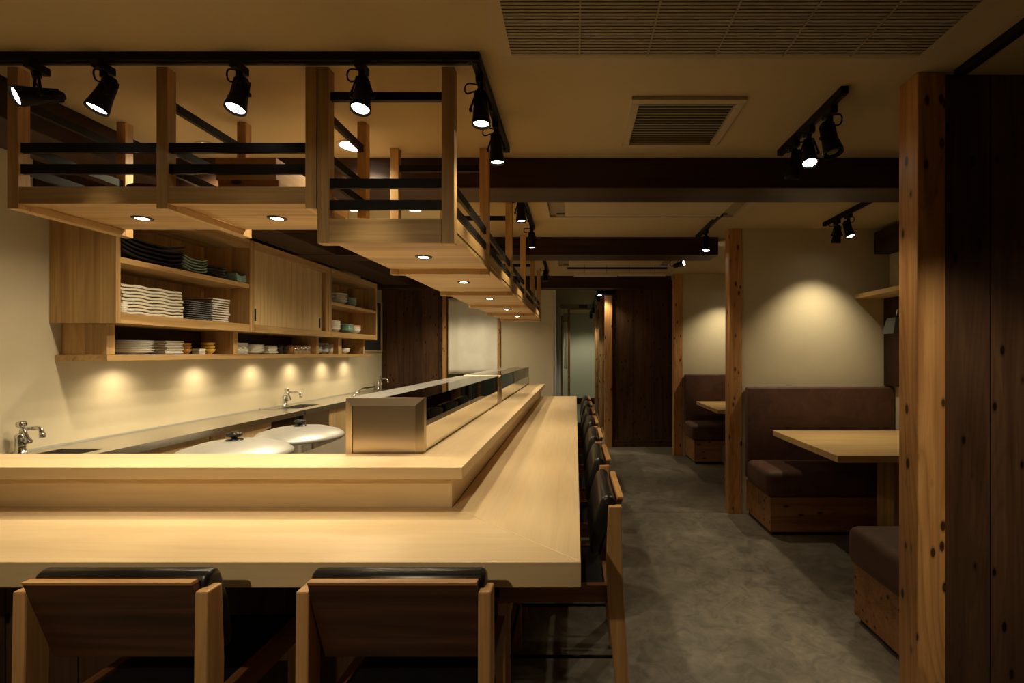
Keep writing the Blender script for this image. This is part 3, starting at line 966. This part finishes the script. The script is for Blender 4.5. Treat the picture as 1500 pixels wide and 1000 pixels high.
# ------------------------------------------------------------------ wall cabinets
ZA, ZT = 1.46, 2.15
XF = -2.444
XW = XL + .001
def cab(y0, y1, lab, shelf, doors):
    t = thing('wall_cabinet', ((XW + XF) / 2, (y0 + y1) / 2, ZA), lab, 'cabinet', 'oak wall cabinets above the sink counter')
    p = .026
    MB().box(XW, XF, y0, y0 + p, ZA, ZT, .0015).build('side_panel', OKZ, t)
    MB().box(XW, XF, y1 - p, y1, ZA, ZT, .0015).build('side_panel', OKZ, t)
    MB().box(XW, XF, y0 + p, y1 - p, ZT - .06, ZT, .0015).build('top_panel', OKY, t)
    MB().box(XW, XF, y0 + p, y1 - p, ZA, ZA + .056, .0015).build('bottom_panel', OKY, t)
    MB().box(XW, XW + .012, y0 + p, y1 - p, ZA + .056, ZT - .06).build('back_panel', OKZ, t)
    if shelf:
        MB().box(XW + .0125, XF - .004, y0 + p, y1 - p, 1.786, 1.818, .0015).build('shelf', OKY, t)
    if doors:
        ym = (y0 + y1) / 2 + .04
        d1 = MB().box(XF - .035, XF - .012, y0 + p + .001, ym + .02, ZA + .057, ZT - .061, .001).build('sliding_door', W('oakpale', 'z'), t)
        d2 = MB().box(XF - .062, XF - .038, ym - .02, y1 - p - .06, ZA + .057, ZT - .061, .001).build('sliding_door', W('oakpale', 'z'), t)
        MB().box(XF - .07, XF - .004, y1 - p - .06, y1 - p - .0005, ZA + .057, ZT - .061).build('door_stile', OKZ, t)
        MB().box(XF - .0121, XF - .0105, y0 + p + .018, y0 + p + .036, 1.545, 1.640).build('finger_pull', M_BLACK, d1)
        MB().box(XF - .0381, XF - .0365, y1 - p - .115, y1 - p - .095, 1.545, 1.640).build('finger_pull', M_BLACK, d2)
    return t
cab(2.571, 3.652, 'open two-shelf oak cabinet of black, green and white plates, nearest on the wall', True, False)
cab(3.653, 4.82, 'oak wall cabinet with two plain sliding doors between the open ones', False, True)
cab(4.821, 5.955, 'open two-shelf oak cabinet holding bowls, farthest along the wall', True, False)

# long open shelf below
t = thing('open_wall_shelf', (-2.66, 4.3, 1.257), 'long low oak open shelf under the wall cabinets, holding white dishes', 'shelf')
XB = -2.517
MB().box(XW, XB, 2.598, 5.97, 1.257, 1.290, .002).build('bottom_board', OKY, t)
MB().box(XW, XB - .035, 2.632, 2.68, 1.2905, ZA - .001, .002).build('side_panel', OKZ, t)
for (a, b) in ((3.60, 3.645), (4.75, 4.80), (5.19, 5.265), (5.80, 5.845)):
    MB().box(XW, XB - .03, a, b, 1.2905, ZA - .001, .002).build('divider', OKZ, t)
MB().box(XW, XW + .01, 2.681, 5.799, 1.2905, ZA - .001).build('back_panel', W('darkbeam', 'y'), t)
for y in (2.92, 3.55, 4.17, 4.74, 5.33, 5.85):
    l = MB().lathe([(.018, -.004), (.026, -.004), (.027, 0), (.018, 0)], (-2.665, y, 1.257), (0, 0, 1), 20, True).build('downlight_ring', M_GREY, t)
    MB().lathe([(0, -.003), (.018, -.003), (.018, -.0005), (0, -.0005)], (-2.665, y, 1.257), (0, 0, 1), 20).build('downlight_lens', M_LENS, l)
    spot((-2.665, y, 1.246), (-.04, 0, -1), 3.4, 150, 1.0, col=(1, .80, .50), radius=.015)

t = thing('framed_chalkboard', (XL, 6.55, 1.32), 'dark chalkboard in a thin wooden frame on the wall past the cabinets', 'chalkboard')
y0, y1, z0, z1 = 6.16, 6.93, 1.32, 2.03
MB().box(XL + .001, XL + .015, y0 + .02, y1 - .02, z0 + .02, z1 - .02).build('board', M_CHALK, t)
f = MB()
f.box(XL + .001, XL + .032, y0, y1, z0, z0 + .02).box(XL + .001, XL + .032, y0, y1, z1 - .02, z1)
f.box(XL + .001, XL + .032, y0, y0 + .02, z0 + .02, z1 - .02).box(XL + .001, XL + .032, y1 - .02, y1, z0 + .02, z1 - .02)
f.build('board_frame', W('oakpale', 'y'), t)

# ------------------------------------------------------------------ dishes
ORD = ['topmost', 'second from top', 'third from top', 'fourth from top', 'fifth from top', 'sixth from top', 'seventh from top', 'eighth from top', 'ninth from top', 'tenth from top']

def slab_mesh(name, lx, ly, th, prof, mat, nx=8, ny=20, foot=0.0):
    mb = MB()
    bm = mb.bm
    if foot:
        mb.box(-lx * .28, lx * .28, -ly * .13, ly * .13, 0, foot + th * .5)
    g = []
    for s_ in (0, 1):
        rows = []
        for j in range(ny + 1):
            v = j / ny * 2 - 1
            row = []
            for i in range(nx + 1):
                u = i / nx * 2 - 1
                sx = 1 - .06 * abs(v) ** 6
                row.append(bm.verts.new((u * lx / 2 * sx, v * ly / 2, prof(u, v) + foot + (th if s_ else 0))))
            rows.append(row)
        g.append(rows)
    for s_, rows in enumerate(g):
        for j in range(ny):
            for i in range(nx):
                q = (rows[j][i], rows[j][i + 1], rows[j + 1][i + 1], rows[j + 1][i])
                bm.faces.new(q if s_ else q[::-1]).smooth = True
    a, b = g
    for i in range(nx):
        bm.faces.new((a[0][i], a[0][i + 1], b[0][i + 1], b[0][i]))
        bm.faces.new((a[ny][i + 1], a[ny][i], b[ny][i], b[ny][i + 1]))
    for j in range(ny):
        bm.faces.new((a[j + 1][0], a[j][0], b[j][0], b[j + 1][0]))
        bm.faces.new((a[j][nx], a[j + 1][nx], b[j + 1][nx], b[j][nx]))
    me = bpy.data.meshes.new(name)
    bm.to_mesh(me)
    bm.free()
    me.materials.append(mat)
    return me

def lathe_mesh(name, prof, mat, seg=28):
    m = MB().lathe(prof, (0, 0, 0), (0, 0, 1), seg)
    me = bpy.data.meshes.new(name)
    m.bm.to_mesh(me)
    m.bm.free()
    me.materials.append(mat)
    return me

def stack(name, me, x, y, z, n, dz, what, where, cat, jit=.004, rot=.03, mats=None):
    for k in range(n):
        o = bpy.data.objects.new(name, me)
        o.location = (x + random.uniform(-jit, jit), y + random.uniform(-jit, jit), z + .0006 + k * dz)
        o.rotation_euler = (0, 0, random.uniform(-rot, rot))
        COL.objects.link(o)
        i = n - 1 - k
        lab = '%s, %s %s' % (what, 'bottom one' if (k == 0 and n > 1) else ORD[i] if n > 1 else 'alone', where)
        tag(o, lab, cat, '%s %s' % (what, where) if n > 1 else None)

def curve(h, p=4):
    return lambda u, v: h * abs(v) ** p
def wavy(a, k):
    return lambda u, v: a * math.sin(k * v) + a
flat = lambda u, v: .0
def rimmed(h):
    return lambda u, v: h * max(abs(u), abs(v)) ** 6
def bowlprof(r, h, t=.004):
    return [(0, 0), (r * .45, 0), (r * .45, h * .10), (r * .78, h * .42), (r, h), (r - t, h), (r * .78 - t, h * .48), (r * .4, h * .2), (0, h * .18)]
def plateprof(r, h, t=.004):
    return [(0, 0), (r * .55, 0), (r * .6, h * .2), (r, h), (r - t * .5, h + t * .5), (r * .62, h * .2 + t), (0, t)]

# nearest cabinet, upper shelf (z 1.818)
zu, zl, zo = 1.818, ZA + .056, 1.290
stack('long_plate', slab_mesh('long_plate', .27, .42, .0085, curve(.034, 3), CER['black'], 10, 26, .0145), -2.60, 2.85, zu, 5, .0245, 'long black upturned plate', 'in the nearest cabinet, upper shelf', 'plate')
stack('oblong_plate', slab_mesh('oblong_plate', .24, .20, .0065, curve(.022, 3), CER['celadon'], 10, 20, .0115), -2.60, 3.165, zu, 5, .0185, 'celadon green upturned plate', 'beside the long black plates', 'plate', .0004, .004)
stack('oval_plate', lathe_mesh('oval_plate', plateprof(.105, .026, .006), CER['black']), -2.575, 3.395, zu, 4, .0185, 'round black rimmed plate', 'between the celadon and small green dishes', 'plate')
stack('small_square_dish', slab_mesh('small_square_dish', .11, .10, .007, curve(.018, 2), CER['teal'], 8, 12), -2.515, 3.565, zu, 5, .0105, 'small pale green curved dish', 'by the upper shelf divider', 'dish')
# lower
stack('wavy_plate', slab_mesh('wavy_plate', .25, .41, .0120, wavy(.0028, 9), CER['cream'], 6, 40), -2.60, 2.85, zl, 9, .0188, 'long cream wavy plate', 'in the nearest cabinet, lower shelf', 'plate', .004, .01)
stack('small_round_dish', lathe_mesh('small_round_dish', plateprof(.023, .010, .003), CER['white'], 18), -2.467, 2.632, zl, 5, .0105, 'tiny white dish', 'before the cream wavy plates', 'dish', .001)
stack('square_plate', slab_mesh('square_plate', .22, .215, .0068, wavy(.001, 14), CER['grey'], 8, 20, .006), -2.585, 3.20, zl, 9, .0135, 'dark speckled square plate', 'beside the cream wavy plates', 'plate')
stack('square_plate', slab_mesh('square_plate', .20, .16, .0085, flat, CER['white'], foot=.0075), -2.60, 3.42, zl, 10, .0165, 'thick white square plate', 'behind the dark speckled plates', 'plate', .006, .05)
# open shelf, first bay
stack('round_plate', lathe_mesh('round_plate', plateprof(.115, .020, .0038), CER['white']), -2.665, 2.885, zo, 7, .0105, 'round white plate', 'in the open shelf bay nearest the sink wall', 'plate')
stack('square_plate', slab_mesh('square_plate', .14, .135, .0058, rimmed(.004), CER['white'], 10, 10, .0042), -2.64, 3.105, zo, 8, .0105, 'small white square plate', 'beside the yellow cups on the open shelf', 'plate')
stack('amber_bowl', lathe_mesh('amber_bowl', bowlprof(.036, .036), CER['amber']), -2.615, 3.235, zo, 3, .020, 'small amber bowl', 'between square plates and yellow bowls', 'bowl', .002)
stack('amber_bowl', lathe_mesh('amber_bowl', bowlprof(.036, .036), CER['amber']), -2.70, 3.33, zo, 3, .020, 'small amber bowl', 'behind the tiny white dishes', 'bowl', .002)
stack('small_square_dish', slab_mesh('small_square_dish', .055, .055, .008, flat, CER['white'], 4, 4), -2.60, 3.335, zo, 4, .0105, 'tiny white square dish', 'before the amber bowls', 'dish', .002, .08)
stack('yellow_bowl', lathe_mesh('yellow_bowl', bowlprof(.042, .038), CER['yellow']), -2.61, 3.435, zo, 3, .023, 'small yellow bowl', 'by the first open shelf divider', 'bowl', .002)
# second bay
stack('small_square_dish', slab_mesh('small_square_dish', .13, .125, .005, wavy(.002, 7), CER['white'], 6, 16, .004), -2.635, 3.735, zo, 9, .0095, 'small white wavy dish', 'just past the first open shelf divider', 'dish')
stack('round_plate', lathe_mesh('round_plate', plateprof(.09, .020, .004), CER['white']), -2.64, 3.935, zo, 6, .0115, 'round white bowl plate', 'in the open shelf middle bay', 'plate')
stack('square_plate', slab_mesh('square_plate', .12, .12, .005, rimmed(.006), CER['white'], 10, 10, .004), -2.63, 4.115, zo, 7, .0095, 'white square dish', 'beside the dark tumblers', 'dish')
cupp = [(0, 0), (.026, 0), (.031, .08), (.029, .08), (.0245, .004), (0, .004)]
for k, (y, c, x) in enumerate(((4.235, 'black', -2.60), (4.315, 'black', -2.60), (4.395, 'amber', -2.60), (4.475, 'silver', -2.60), (4.545, 'silver', -2.60), (4.615, 'silver', -2.60), (4.685, 'silver', -2.60))):
    o = bpy.data.objects.new('tumbler', lathe_mesh('tumbler', cupp, CER[c]))
    o.location = (x, y, zo + .0006)
    COL.objects.link(o)
    tag(o, '%s tumbler on the open shelf, %s from the white square dishes' % ({'black': 'black', 'amber': 'brown', 'silver': 'silver'}[c], ('first', 'second', 'third', 'fourth', 'fifth', 'sixth', 'seventh')[k]), 'tumbler', 'tumblers on the open shelf')
# third and fourth bays
stack('patterned_bowl', lathe_mesh('patterned_bowl', bowlprof(.068, .036), CER['pattern']), -2.625, 4.875, zo, 6, .0155, 'grey patterned bowl', 'in the third open shelf bay', 'bowl', .002)
stack('patterned_bowl', lathe_mesh('patterned_bowl', bowlprof(.062, .036), CER['pattern']), -2.625, 5.015, zo, 6, .0155, 'grey patterned bowl', 'beside the single white cup', 'bowl', .002)
stack('white_cup', lathe_mesh('white_cup', [(0, 0), (.024, 0), (.030, .10), (.028, .10), (.022, .005), (0, .005)], CER['white']), -2.60, 5.125, zo, 1, .1, 'tall white cup', 'before the third open shelf divider', 'cup', .001)
stack('flared_bowl', lathe_mesh('flared_bowl', bowlprof(.085, .045), CER['white']), -2.63, 5.45, zo, 2, .018, 'white flared bowl', 'in the last open shelf bay', 'bowl', .002)
# farthest cabinet
stack('striped_bowl', lathe_mesh('striped_bowl', bowlprof(.055, .045), CER['black']), -2.55, 4.925, zu, 4, .026, 'black rice bowl', 'on the farthest cabinet upper shelf', 'bowl', .002)
stack('mesh_cup', lathe_mesh('mesh_cup', [(0, 0), (.040, 0), (.045, .045), (.042, .045), (.037, .004), (0, .004)], CER['pattern']), -2.55, 5.06, zu, 2, .046, 'grey patterned cup', 'between black and teal bowls', 'cup', .001)
stack('teal_bowl', lathe_mesh('teal_bowl', bowlprof(.13, .055), CER['white']), -2.62, 5.26, zu, 4, .024, 'wide white bowl', 'on the farthest cabinet upper shelf', 'bowl', .003)
stack('teal_bowl', lathe_mesh('teal_bowl', bowlprof(.075, .045), CER['teal']), -2.56, 5.48, zu, 4, .020, 'pale teal bowl', 'beside the wide white bowls', 'bowl', .003)
stack('striped_bowl', lathe_mesh('striped_bowl', bowlprof(.055, .05), CER['grey']), -2.54, 4.925, zl, 6, .024, 'dark grey bowl', 'on the farthest cabinet lower shelf', 'bowl', .002)
stack('cream_bowl', lathe_mesh('cream_bowl', bowlprof(.10, .05), CER['cream']), -2.58, 5.09, zl, 5, .018, 'cream bowl', 'beside the dark grey bowls', 'bowl', .002)
stack('green_bowl', lathe_mesh('green_bowl', bowlprof(.085, .045), CER['green']), -2.55, 5.365, zl, 4, .018, 'mottled green bowl', 'beside the cream bowls', 'bowl', .003)
stack('orange_bowl', lathe_mesh('orange_bowl', bowlprof(.08, .05), CER['orange']), -2.70, 5.27, zl, 4, .030, 'orange bowl', 'behind the mottled green bowls', 'bowl', .002)
stack('white_bowl', lathe_mesh('white_bowl', bowlprof(.09, .06), CER['white']), -2.56, 5.55, zl, 2, .022, 'white tapered bowl', 'under the single orange bowl', 'bowl', .002)
stack('orange_bowl', lathe_mesh('orange_bowl', bowlprof(.09, .055), CER['orange']), -2.56, 5.55, zl + .044, 1, .02, 'orange bowl', 'atop the white tapered bowls', 'bowl', .001)

# ------------------------------------------------------------------ chairs
CHG = 'leather-backed counter chairs'
def make_chair(loc, rz, lab):
    t = thing('counter_chair', (0, 0, 0), lab, 'chair', CHG)
    hw = .2225
    CZ, CY, CX = W('chairwood', 'z'), W('chairmid', 'y'), W('chairdark', 'x')
    for s_ in (-1, 1):
        a, b = sorted((s_ * hw, s_ * (hw - .03)))
        MB().prism([(-.035, 0), (.012, 0), (.05, .42), (.055, .575), (.047, .757), (0, .757), (-.004, .5)], a, b, 'x', .004, 2).build('back_post', CZ, t)
        a2, b2 = sorted((s_ * (hw - .031), s_ * (hw - .056)))
        MB().box(a2, b2, .02, .44, .40, .465, .003).build('seat_rail', CY, t)
        MB().prism([(.40, 0), (.435, 0), (.445, .40), (.40, .40)], a2, b2, 'x', .002).build('front_leg', CZ, t)
        MB().cyl((s_ * (hw - .043), .0, .20), (s_ * (hw - .043), .42, .20), .006, 8).build('stretcher', M_BLACK, t)
    MB().box(-.166, .166, .40, .43, .345, .399, .002).build('front_rail', W('chairwood', 'x'), t)
    MB().box(-.166, .166, .025, .05, .345, .399, .002).build('rear_rail', W('chairwood', 'x'), t)
    MB().cyl((-.18, .41, .20), (.18, .41, .20), .007, 8).build('footrest', M_BLACK, t)
    hb = hw - .0305
    MB().prism([(-.006, .774), (.014, .774), (.0785, .572), (.0585, .572)], -hb, hb, 'x', .0015).build('backrest', CX, t)
    c = MB().prism([(-.0065, .7745), (.0135, .7745), (.011, .782), (-.009, .782)], -hb, hb, 'x').build('backrest_cap', W('chairwood', 'x'), t)
    c['label'] = 'pale wooden top edge'
    cu = MB().prism([(.016, .755), (.026, .784), (.048, .793), (.070, .782), (.098, .70), (.114, .60), (.106, .575), (.083, .578)], -.204, .204, 'x', .012, 3)
    cu.build('back_cushion', M_LEATHER, t, smooth_bevel=True)
    MB().box(-.166, .166,   .062, .46, .40, .462, .014, 3).build('seat_cushion', M_SEAT, t, smooth_bevel=True)
    t.location = loc
    t.rotation_euler = (0, 0, rz)
    return t
ch = make_chair((-1.06, 1.10, 0), 0, 'counter chair seen from behind at the front counter, nearer the wall')
dup(ch, (-.415, 1.10, 0), 0, 'counter chair seen from behind at the front counter, nearer the corner')
NTH = ('first', 'second', 'third', 'fourth', 'fifth', 'sixth', 'seventh')
for k in range(7):
    y = 1.71 + .62 * k + .2225
    dup(ch, (.164, y, 0), PI / 2, 'counter chair along the side counter, %s from the counter corner' % NTH[k])

# ------------------------------------------------------------------ booths
SU = MATS['suede']
def bench(x0, y_wall, y_front, lab, zback):
    """bench whose back is at y_wall and whose seat front is at y_front"""
    s_ = 1 if y_front > y_wall else -1
    t = thing('booth_bench', ((x0 + XR) / 2, (y_wall + y_front) / 2, 0), lab, 'bench', 'brown suede booth benches')
    yb = y_wall + s_ * .003
    def B(x0_, x1_, a, b, z0, z1, bev=0, seg=2):
        a, b = sorted((a, b))
        return MB().box(x0_, x1_, a, b, z0, z1, bev, seg)
    xe = XR - .004
    base = B(x0 + .02, xe, yb, y_front, .03, .275, .002).build('bench_base', W('benchwood', 'x'), t)
    B(x0 + .04, xe, yb, y_front - s_ * .02, 0, .03).build('toe_kick', M_TOE, base)
    B(x0 - .012, xe, yb + s_ * .082, y_front + s_ * .02, .277, .462, .045, 4).build('seat_cushion', SU, t, smooth_bevel=True)
    B(x0 + .005, xe, yb, yb + s_ * .08, .30, zback, .018, 3).build('backrest', SU, t, smooth_bevel=True)
    return t
bench(1.365, 3.924, 3.434, 'brown suede bench with tall backrest in the middle booth, facing the camera', 1.03)
bench(1.37, 6.144, 5.65, 'brown suede bench in the far booth, facing the camera', 1.035)
bench(1.34, 1.82, 2.36, 'brown suede bench corner peeking out from behind the nearest cedar post', 1.03)
bench(1.355, 3.991, 4.46, 'brown suede bench hidden behind the middle booth post, facing away', 1.03)
def table(x0, x1, y0, y1, lab, ym):
    t = thing('booth_table', ((x0 + x1) / 2, (y0 + y1) / 2, 0), lab, 'table', 'wooden booth tables')
    MB().box(x0, x1, y0, y1, .658, .70, .003).build('tabletop', W('hinoki2', 'x'), t)
    MB().box(2.10, 2.17, ym - .09, ym + .09, .02, .656, .003).build('table_leg', W('oak', 'z'), t)
    MB().box(1.95, 2.32, ym - .12, ym + .12, 0, .02, .004).build('table_foot', M_BLACK, t)
WOODS['hinoki2'] = ((.72, .50, .23), (.58, .38, .15), .42, 12, False, 0)
table(1.535, 2.53, 2.83, 3.76, 'pale wooden table in the middle booth, corner pointing to the aisle', 3.28)
table(1.505, 2.53, 5.12, 6.03, 'pale wooden table in the far booth, partly behind the booth post', 5.44)
tag(MB().box(2.265, XR - .001, 2.3, 3.922, 1.742, 1.775, .002).build('wall_shelf', W('oakpale', 'y')), 'pale wooden shelf on the side wall above the middle booth', 'shelf')
tag(MB().box(2.50, XR - .001, 3.55, 3.921, 1.04, 1.74, .002).build('wall_board', W('darkbeam', 'z')), 'narrow dark board on the wall under the booth shelf', 'board')
t = thing('wall_lamp', (2.44, 3.62, 1.4), 'dark grey flared shade under the wooden booth shelf', 'lamp')
s_ = MB()
a = [(2.335, 3.55, 1.445), (2.47, 3.55, 1.445), (2.47, 3.69, 1.445), (2.335, 3.69, 1.445)]
b = [(2.365, 3.57, 1.565), (2.455, 3.57, 1.565), (2.455, 3.67, 1.565), (2.365, 3.67, 1.565)]
va = [s_.bm.verts.new(p) for p in a]
vb = [s_.bm.verts.new(p) for p in b]
s_.bm.faces.new(vb)
s_.bm.faces.new(va[::-1])
for i in range(4):
    j = (i + 1) % 4
    s_.bm.faces.new((va[i], va[j], vb[j], vb[i]))
s_.build('lamp_shade', M_GREY, t)
MB().tube([(2.41, 3.62, 1.564), (2.41, 3.62, 1.62), (2.45, 3.62, 1.65), (2.501, 3.62, 1.65)], .007, 8).build('wall_arm', M_CHROME, t)

# ------------------------------------------------------------------ camera, world, view
cam = bpy.data.cameras.new('camera')
cam.sensor_width = 36.0
cam.sensor_fit = 'HORIZONTAL'
cam.lens = 36.0 * 708 / 1500
cam.shift_x = (750 - 843) / 1500
cam.shift_y = (517 - 500) / 1500
cam.clip_start = .02
co = bpy.data.objects.new('camera', cam)
co.location = (0, 0, 1.30)
co.rotation_euler = (PI / 2, 0, 0)
COL.objects.link(co)
sc.camera = co
w = bpy.data.worlds.new('world')
w.use_nodes = True
w.node_tree.nodes['Background'].inputs[0].default_value = (.02, .017, .012, 1)
w.node_tree.nodes['Background'].inputs[1].default_value = 1
sc.world = w
sc.view_settings.view_transform = 'Standard'
sc.view_settings.look = 'None'
sc.view_settings.gamma = 1
sc.view_settings.use_curve_mapping = False
sc.view_settings.exposure = .85
